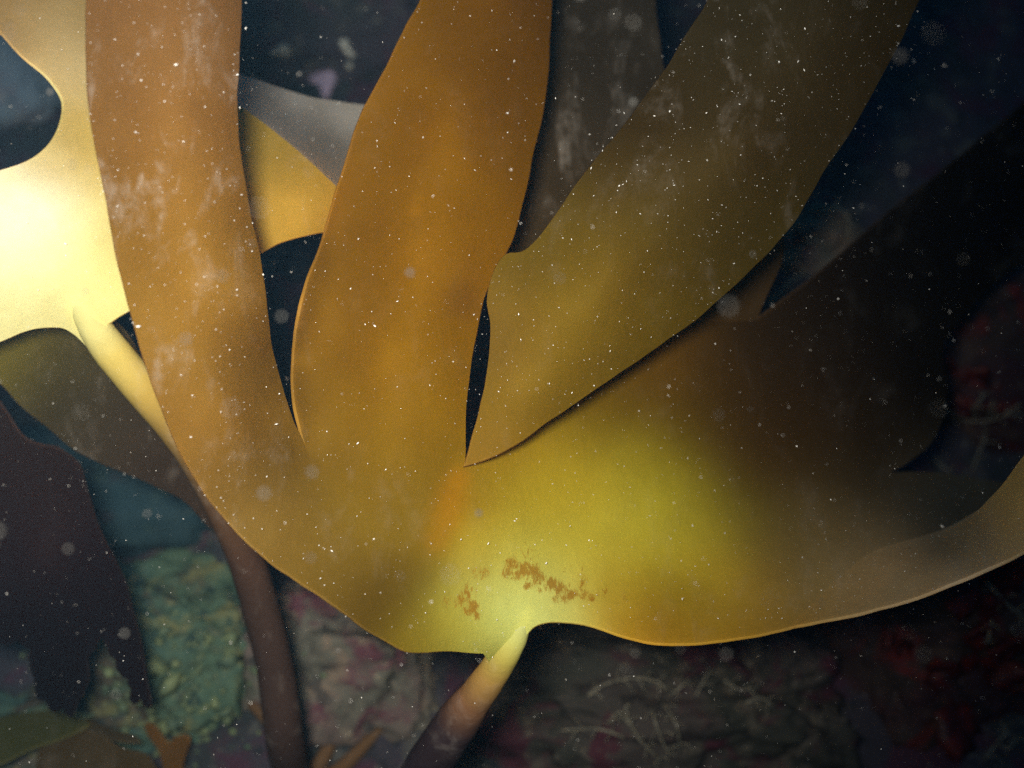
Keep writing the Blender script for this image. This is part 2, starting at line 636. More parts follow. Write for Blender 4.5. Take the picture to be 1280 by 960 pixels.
G_ROCK = 'rocks on the seabed behind the kelp'
boulder(215, 850, (.115, .09, .105), M_PALE, 'pale greenish gravel-crusted rock at lower left, left of the dark stipe', 2.2, G_ROCK, sub=6)
boulder(60, 960, (.10, .07, .07), M_PALE, 'pale teal-grey rock in the bottom left corner under olive weed', 8.8, G_ROCK)
boulder(440, 860, (.12, .09, .11), M_PINK, 'pinkish mottled rock between the two kelp stipes', 4.4, G_ROCK, sub=6)
boulder(800, 900, (.22, .11, .10), M_TURF, 'grey-brown turf covered rock right of the front kelp stipe', 6.1, G_ROCK, sub=6)
boulder(1190, 830, (.15, .10, .13), M_RED, 'dark rock with deep red crust in the lower right', 3.7, G_ROCK, sub=6)
boulder(1225, 480, (.12, .10, .12), M_RED, 'dark reddish rock at the right edge beyond the brown straps', 7.3, G_ROCK)
boulder(190, 640, (.17, .10, .11), M_TEAL_SHADE, 'rock with painted blue-green shade behind the dark left stipe', 1.4, G_ROCK)
boulder(20, 125, (.13, .09, .13), M_HAZE_ROCK, 'added rock with painted blue haze, seen through the gap at the upper left edge', 9.6, G_ROCK)  # rock added in the gap, its colour imitating lit haze
boulder(1015, 318, (.055, .05, .05), M_PINK, 'grey mottled rock showing in the pointed gap below the right strap', 11.3, G_ROCK)
boulder(400, 50, (.20, .12, .14), M_ROCK, 'dark rock with lilac crust blotches at the top, between two straps', 5.2, G_ROCK)

# ------------------------------------------------------------------ pigments (real tissue colours)
YEL = (.66, .50, .07)        # young growing tissue
PALE = (.80, .68, .20)
GOLD = (.46, .31, .025)
OLIVE = (.30, .22, .022)
AMBER = (.42, .215, .018)
BROWN = (.32, .165, .028)
OCHRE = (.40, .22, .035)
DARK = (.11, .065, .022)
RUST = (.50, .20, .010)


# ------------------------------------------------------------------ the front kelp
T1 = TPS([
    (108, -80, .335), (302, -80, .352), (205, -80, .335), (110, 100, .342), (300, 100, .358), (205, 100, .338), (125, 220, .345), (308, 240, .362), (215, 230, .340),
    (155, 360, .345), (332, 380, .370), (245, 380, .346), (205, 520, .352), (362, 520, .388), (285, 520, .358),
    (290, 655, .362), (384, 562, .396), (360, 640, .372), (430, 765, .372), (430, 660, .382),
    (367, 450, .408), (590, 430, .412), (480, 440, .396), (404, 300, .420), (640, 300, .424), (520, 300, .404),
    (450, 150, .428), (672, 170, .446), (560, 150, .416), (560, -80, .446), (690, -80, .474), (625, -80, .436),
    (490, 560, .392), (580, 582, .402), (500, 660, .388), (512, 815, .380), (600, 817, .398), (560, 740, .392),
    (620, 660, .402), (650, 740, .404), (645, 812, .4035), (628, 826, .4070), (622, 840, .4125), (700, 640, .420), (760, 600, .436), (780, 680, .428), (700, 777, .404), (815, 803, .398), (850, 720, .430),
    (850, 620, .448), (640, 520, .424), (700, 490, .436), (800, 520, .450), (900, 600, .460), (950, 792, .402), (950, 710, .426), (1000, 640, .472),
    (1050, 770, .406), (1060, 690, .440), (1150, 742, .410), (1150, 690, .434), (1140, 650, .474), (1110, 590, .530), (1255, 603, .572), (1220, 660, .500), (1240, 706, .412),
    (860, 470, .458), (900, 500, .470), (1000, 520, .512), (1080, 560, .530), (1180, 480, .590), (1170, 540, .572), (950, 400, .500), (1060, 310, .555), (1280, 130, .640), (1280, 330, .650), (1340, 200, .67),
])
SEAM_E = [(700, 482), (800, 530), (900, 595), (1000, 628), (1110, 590)]


def seam_ctrl(tps, seam, extra=()):
    pts = [tuple(q) + (float(tps([q])[0]),) for q in catmull(seam, 40)]
    return pts + [(x, y, float(tps([(x, y)])[0])) for x, y in extra]


SEAM_F = [(945, 401), (905, 402), (860, 405), (800, 430), (700, 482)]
T2 = TPS(seam_ctrl(T1, SEAM_F, [(920, 440), (850, 450), (760, 490)]) + [
    (960, 340, .505), (800, 300, .490), (700, 300, .492), (640, 400, .470), (720, 150, .515), (620, 200, .505), (830, 100, .535), (815, -60, .56), (620, -60, .545)])
SEAM_L = [(986, 783.5), (1040, 730), (1090, 690), (1150, 671)]
T3 = TPS([(1000, 785, float(T1([(1000, 785)])[0]) - .0006), (1040, 730, float(T1([(1040, 730)])[0]) - .0006), (1090, 690, float(T1([(1090, 690)])[0]) - .0006), (1150, 671, float(T1([(1150, 671)])[0]) - .0012), (1120, 700, float(T1([(1120, 700)])[0]) - .001),
          (1020, 760, float(T1([(1020, 760)])[0]) - .0006), (1060, 740, float(T1([(1060, 740)])[0]) - .0008), (1180, 660, float(T1([(1180, 660)])[0]) - .012), (1220, 640, .424), (1280, 570, .398), (1340, 480, .38),
          (1150, 742, .404), (1180, 700, .416), (1230, 711, .392), (1280, 690, .382), (1340, 650, .368), (1270, 640, .388), (1340, 570, .366)])

base1 = hit(440, 1110)[0]
K1 = empty('kelp', base1, 'golden kelp in front, yellow base fanning into broad brown straps', 'kelp', 'kelp plants')

PIG1_SHADED = [(150, 0, (.135, .068, .018)), (250, 0, (.135, .068, .018)), (200, 150, (.17, .085, .016)), (230, 330, (.20, .112, .014)), (280, 500, (.175, .092, .012)), (330, 620, (.15, .095, .020), 60), (420, 690, (.15, .092, .010), 60), (480, 755, (.060, .036, .003), 48),  # strap top: browner tissue, with flash falloff painted in
        (560, 100, (.18, .082, .0012)), (520, 250, (.195, .090, .0010)), (519, 263, (.34, .15, .004), 5), (522, 247, (.28, .13, .004), 4), (480, 400, (.20, .095, .0012)), (470, 520, (.20, .112, .003)), (460, 605, (.17, .108, .007), 50), (510, 640, (.17, .108, .005), 40), (640, 40, (.15, .064, .0012), 60), (576, 375, (.11, .050, .008), 16),  # last spot: small shadow painted on the middle strap
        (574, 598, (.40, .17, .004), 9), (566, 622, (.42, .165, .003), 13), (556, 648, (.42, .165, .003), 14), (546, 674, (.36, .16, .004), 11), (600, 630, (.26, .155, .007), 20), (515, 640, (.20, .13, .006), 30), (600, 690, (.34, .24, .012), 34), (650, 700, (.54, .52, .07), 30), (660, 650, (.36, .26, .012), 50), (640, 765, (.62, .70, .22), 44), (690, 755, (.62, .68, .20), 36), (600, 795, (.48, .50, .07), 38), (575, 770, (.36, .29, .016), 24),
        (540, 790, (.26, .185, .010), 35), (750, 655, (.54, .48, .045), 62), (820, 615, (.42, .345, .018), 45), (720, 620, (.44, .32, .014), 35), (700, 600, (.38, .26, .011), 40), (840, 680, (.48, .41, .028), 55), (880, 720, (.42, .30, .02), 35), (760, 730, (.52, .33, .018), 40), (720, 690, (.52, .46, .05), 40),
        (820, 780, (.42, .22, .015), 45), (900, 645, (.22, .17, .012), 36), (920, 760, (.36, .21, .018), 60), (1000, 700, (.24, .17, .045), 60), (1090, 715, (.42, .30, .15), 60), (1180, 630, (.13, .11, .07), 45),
        (740, 520, (.14, .078, .003), 55), (640, 560, (.26, .155, .008), 30), (850, 525, (.11, .064, .004), 45), (930, 560, (.13, .068, .011), 50),  # shade below the right strap painted into the base colour
        (850, 450, (.12, .060, .008), 50), (960, 540, (.085, .046, .014), 60), (1020, 480, (.05, .028, .011), 60), (1080, 580, (.06, .036, .014), 50), (1150, 450, (.018, .012, .007), 70), (1250, 250, (.010, .007, .005), 70), (1120, 320, (.013, .008, .005), 60), (1020, 380, (.028, .016, .007), 50), (940, 400, (.05, .028, .009), 40)]  # rear strap fades to near black: its shade is painted in
PIGF = [(700, 250, (.058, .040, .018), 80), (740, 100, (.046, .036, .022), 80), (960, 350, (.07, .042, .015), 50), (850, 430, (.12, .06, .010), 50)]
SILT1 = [(200, 80, .9, 50), (280, 150, .9, 40), (160, 100, .6, 40), (260, 220, .95, 45), (180, 230, .9, 40), (200, 300, .5, 50), (240, 420, .45, 60), (230, 560, .3, 60), (320, 660, .4, 60), (140, 0, .2, 40),
         (400, 700, .15, 50), (480, 700, .1, 60), (520, 250, .06, 120), (470, 500, .06, 60), (950, 700, .2, 60), (1050, 660, .4, 60), (1120, 740, .7, 50), (930, 600, .12, 60), (860, 760, .2, 40), (700, 650, .05, 80), (600, 780, .0, 60),
         (950, 480, .12, 80), (1100, 480, .15, 90)]
# left strap
A_L = [(440, 772), (395, 740), (350, 710), (290, 655), (245, 600), (205, 520), (178, 440), (155, 360), (140, 290), (122, 200), (110, 120), (108, 40), (108, -80)]
A_R = [(302, -80), (302, 0), (298, 90), (300, 180), (312, 260), (325, 320), (332, 370), (340, 430), (352, 480), (366, 525), (384, 562)]
SEAM_A = [(384, 562), (405, 640), (440, 772)]
sheet('strap', [(A_L, True), ([(108, -80), (302, -80)], True), (A_R, True), (SEAM_A, False)], T1, PIG1_SHADED, K1, M_KELP, seed=3.0, tex=3.0, snow=20, silt=SILT1)
# middle strap
B_L = [(384, 562), (375, 530), (368, 490), (367, 450), (372, 410), (383, 360), (404, 300), (425, 230), (450, 150), (480, 90), (505, 40), (527, 0), (560, -80)]
B_R = [(692, -80), (690, 0), (686, 80), (679, 140), (666, 200), (655, 250), (640, 300), (622, 335), (608, 366), (603, 385), (592, 430), (585, 480), (582, 530), (580, 583)]
SEAM_B = [(580, 583), (480, 585), (384, 562)]
sheet('strap', [(B_L, True), ([(560, -80), (692, -80)], True), (B_R, True), (SEAM_B, False)], T1, PIG1_SHADED, K1, M_KELP, seed=3.0, tex=3.0, snow=12, silt=SILT1)
# blade base with the lower lobe
BASE_LOW = [(440, 772), (470, 793), (495, 808), (512, 815), (560, 814), (604, 817)]
NECK = [(604, 817), (611, 827), (618, 841), (629, 842)]
NECK2 = [(629, 842), (640, 828), (647, 813), (655, 799), (668, 784), (685, 778), (705, 777), (730, 780), (780, 795), (815, 803), (870, 803), (950, 792), (1010, 777), (1060, 762), (1150, 734), (1240, 698)]
LOBE_TOP = [(1290, 612), (1255, 604), (1180, 593), (1110, 590)]
HID = [(700, 482), (660, 515), (620, 550), (580, 583)]
PATCH = [(648, 718, 8, 1.1), (668, 714, 9, 1.05), (690, 730, 9, 1.05), (708, 748, 7, 1.05), (740, 748, 6, 1.0), (584, 764, 7, 1.0), (640, 704, 9, 1.0), (634, 716, 8, .95), (655, 712, 10, 1.05), (660, 732, 6, 1.05), (672, 722, 11, 1.0), (676, 738, 5, .95), (700, 735, 9, 1.05), (694, 748, 6, 1.0), (716, 742, 8, 1.05), (732, 744, 7, .95), (728, 730, 6, .9), (755, 742, 9, .75), (782, 748, 9, .7), (586, 742, 12, .9), (592, 757, 8, 1.1), (596, 771, 5, 1.15), (576, 752, 8, .95), (602, 716, 14, .7), (660, 700, 24, .62), (720, 722, 24, .6), (560, 750, 14, .7)]
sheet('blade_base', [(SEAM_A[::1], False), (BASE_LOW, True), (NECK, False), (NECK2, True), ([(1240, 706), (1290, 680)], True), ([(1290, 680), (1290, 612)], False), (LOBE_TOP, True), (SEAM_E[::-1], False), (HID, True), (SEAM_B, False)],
      T1, PIG1_SHADED, K1, M_KELP, seed=3.0, tex=3.0, snow=14, spacing=6, patch=PATCH, silt=SILT1)
# broad dark strap running back and up to the right, with the strap behind the middle one
E_OUT = [(1110, 590), (1140, 572), (1165, 552), (1180, 520), (1184, 480), (1178, 440), (1200, 400), (1260, 340), (1340, 290)]
E_TOP = [(1340, 80), (1280, 130), (1180, 212), (1060, 308), (1000, 360), (945, 401)]
F_R = [(945, 401), (962, 362), (980, 312), (970, 270), (920, 200), (870, 150), (836, 100), (822, 40), (815, -60)]
F_L = [(610, -60), (612, 100), (618, 200), (628, 300), (655, 400), (700, 482)]
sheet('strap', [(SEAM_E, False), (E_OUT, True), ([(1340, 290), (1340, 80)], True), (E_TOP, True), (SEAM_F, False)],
      T1, PIG1_SHADED, K1, M_KELP, seed=3.0, tex=3.0, snow=9, spacing=8, silt=SILT1)
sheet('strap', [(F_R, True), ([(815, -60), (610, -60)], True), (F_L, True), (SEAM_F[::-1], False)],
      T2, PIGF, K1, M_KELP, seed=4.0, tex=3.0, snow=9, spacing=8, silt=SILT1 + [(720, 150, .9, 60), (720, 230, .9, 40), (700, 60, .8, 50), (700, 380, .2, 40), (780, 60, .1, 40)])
# lip of the lower lobe curling towards the lens
L_IN = [(1150, 671), (1185, 659), (1222, 638), (1252, 606), (1278, 572), (1340, 490)]
L_OUT = [(1340, 655), (1280, 690), (1230, 712), (1150, 744), (1080, 764), (1030, 775), (986, 783.5)]
sheet('curled_lip', [(SEAM_L, False), (L_IN[:3], False), (L_IN[2:], True), ([(1340, 490), (1340, 655)], True), (L_OUT, True)], T3,
      PIG1_SHADED[:-8] + [(1200, 690, (.58, .43, .25), 50), (1270, 600, (.60, .40, .12), 50)], K1, M_KELP, seed=5.0, tex=3.0, snow=14, spacing=6,  # colour raised to the right to make up for flash falloff
      silt=SILT1 + [(1130, 748, 1.0, 18), (1200, 715, 1.0, 18), (1240, 640, .4, 40)])  # silt strip along the rim also paints its glare
# right strap, free point resting on the base
TC = TPS([(580, 583, .3995), (597, 520, .400), (608, 440, .402), (612, 372, .400), (650, 316, .402), (640, 480, .392), (700, 400, .384), (700, 520, .400), (780, 463, .404), (760, 350, .382), (720, 240, .394),
          (880, 392, .414), (840, 290, .388), (800, 130, .402), (960, 310, .420), (920, 190, .385), (885, 0, .416), (1060, 170, .420), (1010, 60, .404), (1148, 0, .436), (900, -70, .42), (1175, -70, .446), (1030, -70, .418)])
C_LOW = [(580, 583), (605, 574), (640, 558), (690, 525), (730, 497), (780, 463), (830, 428), (875, 395), (892, 380), (930, 345), (965, 310), (995, 275), (1030, 215), (1060, 170), (1076, 142), (1105, 90), (1125, 50), (1148, 0), (1175, -70)]
C_UP = [(900, -70), (886, 0), (868, 30), (840, 75), (800, 130), (770, 170), (740, 205), (715, 237), (700, 262), (672, 300), (652, 315), (633, 318), (616, 340), (609, 372), (612, 405), (611, 440), (606, 480), (598, 520), (589, 555), (580, 583)]
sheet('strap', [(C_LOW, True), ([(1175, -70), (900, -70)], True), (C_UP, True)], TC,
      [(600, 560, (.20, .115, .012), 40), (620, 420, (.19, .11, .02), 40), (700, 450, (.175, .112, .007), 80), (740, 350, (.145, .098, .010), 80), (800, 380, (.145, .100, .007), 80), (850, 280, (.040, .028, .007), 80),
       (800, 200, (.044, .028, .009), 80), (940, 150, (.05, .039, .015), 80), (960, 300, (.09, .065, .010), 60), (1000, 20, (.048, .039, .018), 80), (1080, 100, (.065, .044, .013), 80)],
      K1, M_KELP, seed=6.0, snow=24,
      silt=[(890, 60, .8, 22), (860, 100, .8, 22), (970, 30, .8, 22), (960, 180, .45, 60), (900, 240, .3, 60), (820, 200, .2, 50), (780, 300, .12, 60), (1040, 60, .15, 50), (640, 500, .05, 60)])

# stem of the front kelp
def on_base(x, y, o):
    return P(x, y, float(T1([(x, y)])[0]) + o)


st = [on_base(660, 752, .0036), on_base(652, 774, .0042), on_base(643, 796, .0046), on_base(632, 815, .0036), P(616, 842, .4135), P(594, 872, .425), P(572, 902, .440), P(536, 956, .470), P(482, 1040, .51), base1 + Vector((0, 0, .02))]
tube('stipe', st, [.003, .0042, .0055, .0063, .0067, .0076, .0098, .0108, .0112, .012], M_STIPE, K1, seg=28, flat=.95, lump=.03,
     cols=[(.38, .40, .14), (.38, .40, .14), (.37, .37, .10), (.34, .29, .06), (.30, .18, .045), (.16, .080, .038), (.034, .022, .024), (.022, .016, .02), (.025, .02, .022), (.025, .02, .022)])  # lower stem: dark pigment plus painted shade of the base


def holdfast(parent, base, seed):
    r = random.Random(seed)
    for k in range(7):
        a = k / 7 * 2 * math.pi + r.uniform(-.3, .3)
        L = r.uniform(.035, .06)
        pts = [base + Vector((0, 0, .022))]
        for s in (.35, .7, 1.0):
            x, y = base.x + math.cos(a + s * .3) * L * s, base.y + math.sin(a + s * .3) * L * s
            pts.append(Vector((x, y, ground_z(x, y) + .012 * (1 - s) + .002)))
        tube('root_claw', pts, [.008, .006, .0045, .003], M_STIPE, parent, seg=8, n_sub=4, cols=[(.10, .06, .03)] * 4)


holdfast(K1, base1, 1)

# ------------------------------------------------------------------ the bright kelp on the left
base2 = hit(372, 1010)[0]
K2 = empty('kelp', base2, 'pale yellow kelp at far left, flash-bright base and long dark stipe', 'kelp', 'kelp plants')
U1 = TPS([(-80, 300, .390), (0, 300, .402), (60, 300, .411), (120, 300, .420), (-60, 450, .412), (0, 428, .418), (75, 412, .428), (30, 360, .412), (0, 215, .402), (60, 185, .414), (80, 130, .428), (0, 40, .430), (110, 60, .446), (60, 40, .438), (-40, -60, .45), (140, -60, .475),
          (150, 400, .430), (200, 300, .430), (250, 200, .438), (300, 200, .437), (322, 317, .424), (360, 250, .420), (400, 292, .428), (420, 250, .430), (330, 160, .446), (450, 300, .445), (480, 260, .452), (200, 100, .452), (116, 420, .4295), (126, 444, .4395)])
FOLD = [(480, 284), (425, 237), (380, 195), (345, 166), (318, 145), (298, 132), (250, 112), (200, 60), (190, -60)]
PIGK2_HOT = [(45, 270, (.96, .96, .90), 34), (0, 300, (.90, .88, .50), 60), (100, 310, (.90, .88, .40), 50), (30, 380, (.90, .90, .44), 60), (120, 380, (.86, .82, .30), 40), (100, 180, (.66, .50, .12), 40), (60, 200, (.62, .54, .26), 25), (85, 75, (.78, .64, .32), 40), (20, 15, (.42, .27, .085), 45), (110, 20, (.42, .29, .09), 40),  # first spot: flash hot spot painted near white
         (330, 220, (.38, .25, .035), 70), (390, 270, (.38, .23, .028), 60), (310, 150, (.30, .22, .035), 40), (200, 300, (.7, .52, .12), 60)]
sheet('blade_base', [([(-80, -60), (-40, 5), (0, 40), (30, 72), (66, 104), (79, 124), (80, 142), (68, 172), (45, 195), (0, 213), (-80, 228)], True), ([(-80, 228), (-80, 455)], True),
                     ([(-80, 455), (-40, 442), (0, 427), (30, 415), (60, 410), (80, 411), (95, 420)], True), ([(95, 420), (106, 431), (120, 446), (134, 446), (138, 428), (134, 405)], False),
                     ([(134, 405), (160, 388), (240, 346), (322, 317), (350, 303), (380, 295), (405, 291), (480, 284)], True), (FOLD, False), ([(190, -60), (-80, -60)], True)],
      U1, PIGK2_HOT, K2, M_KELP, seed=11.0, snow=7, silt=[(60, 190, .9, 25), (80, 150, .9, 20), (110, 90, .5, 30), (400, 230, .7, 25), (20, 20, .3, 40), (30, 320, .0, 60), (330, 260, .1, 40)])
U2 = TPS(seam_ctrl(U1, FOLD[:6]) + [(298, 90, .50), (340, 105, .51), (380, 120, .52), (460, 130, .53), (520, 130, .535), (420, 170, .505), (250, 60, .49), (480, 220, .49), (360, 140, .497), (520, 230, .50)])
sheet('strap', [(FOLD[:7], False), ([(250, 112), (235, 60)], False), ([(235, 60), (298, 90), (340, 105), (380, 119), (420, 126), (460, 130), (530, 132)], True), ([(530, 132), (530, 290)], True), ([(530, 290), (480, 284)], True)],
      U2, [(340, 120, (.42, .40, .35)), (430, 160, (.38, .36, .31)), (400, 200, (.46, .44, .39))], K2, M_KELP, seed=12.0, snow=22,
      silt=[(380, 170, .6, 80), (410, 225, .9, 30), (330, 140, .8, 30), (450, 150, .3, 60)])
U3 = TPS([(-60, 430, .46), (0, 430, .465), (80, 400, .470), (0, 478, .470), (60, 535, .49), (120, 470, .485), (150, 590, .50), (200, 540, .50), (240, 630, .515), (280, 600, .51)])
sheet('strap', [([(-60, 440), (0, 478), (28, 508), (60, 535), (90, 560), (122, 577), (150, 588), (190, 606), (225, 622), (262, 660)], True), ([(262, 660), (290, 640)], True),
                ([(290, 640), (235, 560), (190, 480), (150, 410), (100, 380)], True), ([(100, 380), (-60, 390)], False), ([(-60, 390), (-60, 440)], False)],
      U3, [(0, 440, (.20, .17, .02), 40), (60, 440, (.085, .072, .018), 50), (100, 500, (.062, .046, .020), 60), (170, 540, (.05, .033, .018), 60), (220, 600, (.05, .03, .018), 50)], K2, M_KELP, seed=13.0, snow=14,
      silt=[(150, 540, .6, 60), (80, 450, .25, 60), (0, 430, 0, 40)])
def on_base2(x, y, o):
    return P(x, y, float(U1([(x, y)])[0]) + o)


st2 = [on_base2(82, 352, .0036), on_base2(98, 380, .0046), on_base2(119, 411, .0046), P(142, 442, .4395), P(182, 490, .447), P(214, 527, .455), P(243, 567, .463), P(276, 627, .478), P(304, 690, .491), P(320, 740, .503), P(343, 830, .525), P(357, 930, .545), base2 + Vector((0, 0, .015))]
tube('stipe', st2, [.003, .0052, .0072, .0082, .0084, .0085, .0085, .0087, .0090, .0092, .0098, .0105, .011], M_STIPE, K2, seg=28, flat=.95, lump=.03,
     cols=[(.50, .50, .24), (.50, .50, .22), (.49, .46, .18), (.42, .34, .09), (.30, .21, .045), (.21, .135, .032), (.14, .082, .025), (.085, .046, .022), (.055, .03, .02), (.045, .027, .02), (.04, .025, .02), (.035, .022, .018), (.035, .022, .018)])
holdfast(K2, base2, 2)

# ------------------------------------------------------------------ dark old straps at lower left
base3 = hit(-230, 900)[0]
K3 = empty('kelp', base3, 'dark purple-brown ragged kelp strap hanging at lower left', 'kelp', 'kelp plants')
V1 = TPS([(-150, 450, .48), (0, 510, .485), (0, 650, .49), (100, 620, .50), (150, 730, .515), (100, 800, .51), (187, 885, .525), (0, 800, .50), (60, 880, .515), (-150, 800, .49), (60, 700, .49)])
RAGGED = [(187, 886), (176, 872), (166, 880), (165, 862), (160, 848), (150, 841), (146, 826), (137, 818), (133, 806), (127, 797), (118, 812), (111, 818), (110, 842), (104, 862), (97, 876), (88, 898), (79, 884), (66, 890), (58, 876), (47, 874), (44, 848), (38, 830), (40, 812), (22, 800), (10, 806), (-20, 798), (-100, 770), (-200, 700)]
sheet('strap', [([(-200, 470), (-60, 470), (0, 502), (28, 543), (50, 556), (75, 562), (96, 580), (111, 612), (122, 652), (140, 690), (156, 732), (170, 780), (178, 812), (182, 850), (187, 886)], True)] + [([a_, b_], True) for a_, b_ in zip(RAGGED, RAGGED[1:])] + [([(-200, 700), (-200, 470)], True)],
      V1, [(0, 560, (.026, .012, .008)), (60, 700, (.018, .007, .008)), (150, 820, (.010, .005, .006)), (60, 860, (.006, .004, .006))], K3, M_KELP, seed=21.0, snow=9, spacing=9, wob=3.0,
      silt=[(80, 680, .0, 100)])
tube('stipe', [P(-190, 590, .486), P(-230, 690, .51), P(-240, 800, .53), base3 + Vector((0, 0, .01))], [.004, .009, .010, .011], M_STIPE, K3, seg=14, cols=[(.08, .05, .03)] * 4)
holdfast(K3, base3, 3)

# ------------------------------------------------------------------ small weeds on the rocks, lower left


def weed_leaf(name, outline, d0, d1, pig, label, cat, seed, group=None):
    c = np.array(outline, float)
    T = TPS([(x, y, d0 + (d1 - d0) * (y - c[:, 1].min()) / max(1, np.ptp(c[:, 1]))) for x, y in outline])
    mid = c.mean(0)
    o = P(mid[0], c[:, 1].max(), (d0 + d1) / 2)
    e = empty(name, o, label, cat, group)
    sheet('leaf', [(list(outline) + [outline[0]], True)], T, [(mid[0], mid[1], pig)], e, M_KELP, thick=.0012, spacing=8, seed=seed, ripple=.004, silt=[(mid[0], mid[1], .2, 100)])
    return e


dl = (hit(60, 930)[0] - CAM).dot(FWD)
weed_leaf('weed', [(-40, 905), (20, 893), (60, 888), (95, 897), (112, 905), (80, 922), (40, 935), (-40, 962)], dl - .02, dl - .05, (.055, .06, .018), 'olive green weed blade lying over the rock in the bottom left corner', 'seaweed', 31)
weed_leaf('weed', [(60, 905), (95, 900), (120, 915), (150, 935), (185, 945), (196, 985), (50, 1000), (46, 950)], dl - .02, dl - .05, (.06, .042, .016), 'brown drooping weed blade at the bottom edge, left of the forked weed', 'seaweed', 32)
weed_leaf('weed', [(84, 898), (110, 900), (140, 912), (172, 921), (176, 927), (140, 924), (108, 912), (84, 908)], dl - .02, dl - .03, (.05, .04, .02), 'thin dark weed strand above the pale bottom rock', 'seaweed', 33)
fk = (hit(215, 940)[0] - CAM).dot(FWD) - .025
e = empty('weed', P(212, 985, fk), 'small orange-brown forked weed on the pale rock', 'seaweed')
sheet('leaf', [([(180, 908), (188, 904), (197, 912), (206, 926), (213, 930), (220, 922), (236, 922), (233, 935), (226, 962), (222, 1000)], True), ([(222, 1000), (204, 1000)], True), ([(204, 1000), (206, 960), (198, 935), (186, 920), (180, 908)], True)],
      TPS([(180, 905, fk), (236, 925, fk - .005), (212, 1000, fk - .01), (200, 940, fk - .006), (225, 950, fk - .004)]), [(200, 930, (.12, .062, .016))], e, M_KELP, thick=.0015, spacing=7, seed=34)

# ------------------------------------------------------------------ crust blotches on the dark rock at the top


def crust(outline, mat, label, seed):
    c = np.array(catmull(list(outline) + [outline[0]], 5))[:-1]
    m = c.mean(0)
    hs = hit(*m)
    org = hs[0]
    verts, faces = [], []
    n = len(c)
    rings = [1.0, .93, .6, .25]
    lifts = [-.004, .003, .0055, .006]
    for s, l in zip(rings, lifts):
        for q in c:
            w = m + (q - m) * s
            h = hit(*w)
            p = h[0] if (h[0] - org).length < .08 else P(w[0], w[1], (org - CAM).dot(FWD))
            verts.append(p + (CAM - p).normalized() * (l + .0015 * noise.noise(Vector((w[0] * .2, w[1] * .2, seed)))))
    for r in range(3):
        for k in range(n):
            a, b = r * n + k, r * n + (k + 1) % n
            faces.append((a, a + n, b + n, b))
    verts.append(sum((Vector(verts[3 * n + k]) for k in range(n)), Vector()) / n)
    for k in range(n):
        faces.append((3 * n + k, len(verts) - 1, 3 * n + (k + 1) % n))
    o = link_mesh('crust_patch', verts, faces, mat, None, True, org)
    tag(o, label, 'crust', 'pale crust blotches on the dark rock')
    return o


crust([(386, 94), (400, 88), (415, 88), (422, 98), (416, 110), (410, 124), (402, 122), (398, 108), (386, 102)], M_LILAC, 'lilac crust blotch with a drooping tip on the dark rock, largest of its cluster', 1)
crust([(345, 62), (354, 53), (361, 58), (364, 72), (356, 75), (347, 70), (336, 70), (335, 66)], M_CREAM, 'pale blue-white crust blotch nearest the left strap on dark rock', 2)
crust([(422, 50), (434, 48), (438, 60), (446, 70), (440, 74), (430, 66)], M_CREAM, 'elongated grey-cream crust blotch nearest the middle strap on dark rock', 3)
crust([(432, 78), (440, 78), (440, 87), (433, 88)], M_CREAM, 'tiny round cream crust spot just above the lilac blotch', 4)

# ------------------------------------------------------------------ fine pale branching growths on the rocks


def filament(px0, py0, paths, label, r=.0008, mat=None, group='pale branching growths on the rocks'):
    h = hit(px0, py0)
    org = h[0]
    e = empty('hydroid', org, label, 'hydroid', group)
    for k, path in enumerate(paths):
        pts = []
        for i, (x, y) in enumerate(path):
            hh = hit(x, y)
            p = hh[0] if (hh[0] - org).length < .2 else P(x, y, (org - CAM).dot(FWD))
            pts.append(p + (CAM - p).normalized() * (.004 + .010 * math.sin(math.pi * (i + .3) / len(path))))
        for q in range(1, len(path)):
            (x0, y0), (x1, y1) = path[q - 1], path[q]
            for sgn in (-1, 1):
                k0, k1 = rng.uniform(.2, .8), rng.uniform(.35, .8) * sgn
                a0 = (x0 + (x1 - x0) * k0, y0 + (y1 - y0) * k0)
                a1 = (a0[0] + (x1 - x0) * .3 - (y1 - y0) * k1, a0[1] + (y1 - y0) * .3 + (x1 - x0) * k1)
                b0 = pts[q - 1].lerp(pts[q], k0)
                b1 = b0 + (P(a1[0], a1[1], .6) - P(a0[0], a0[1], .6)) + Vector((0, -.004, .002))
                tube('twig', [b0, b0.lerp(b1, .5) + Vector((0, 0, .0015)), b1], [r * .55, r * .5, r * .3], mat or M_FIL, e, seg=5, n_sub=3)
        tube('branch', pts, [r * (1.15 - .5 * i / len(pts)) for i in range(len(pts))], mat or M_FIL, e, seg=6, n_sub=5)
    return e


filament(785, 905, [[(790, 910), (775, 890), (765, 900), (758, 905)], [(790, 908), (782, 885), (788, 880)], [(790, 908), (800, 925), (815, 940), (826, 955)], [(780, 922), (760, 914), (740, 911), (700, 913)]], 'pale branched growth on turf rock below the yellow base')
filament(838, 895, [[(815, 885), (820, 905), (832, 935), (845, 945)], [(828, 880), (840, 895), (848, 915), (850, 940)]], 'pair of pale curved strands left of the rock centre at bottom right')
filament(770, 862, [[(735, 870), (755, 856), (785, 848), (815, 850), (835, 862)], [(838, 868), (850, 860), (862, 848)]], 'long pale arched strand under the rim of the yellow base', .0009)
filament(1235, 520, [[(1185, 513), (1205, 525), (1235, 526), (1262, 518), (1285, 520)], [(1235, 526), (1238, 512), (1242, 500)], [(1210, 524), (1222, 505), (1232, 490)], [(1250, 522), (1275, 505)]], 'pale wiry branched strand at the right edge above the teal fold')
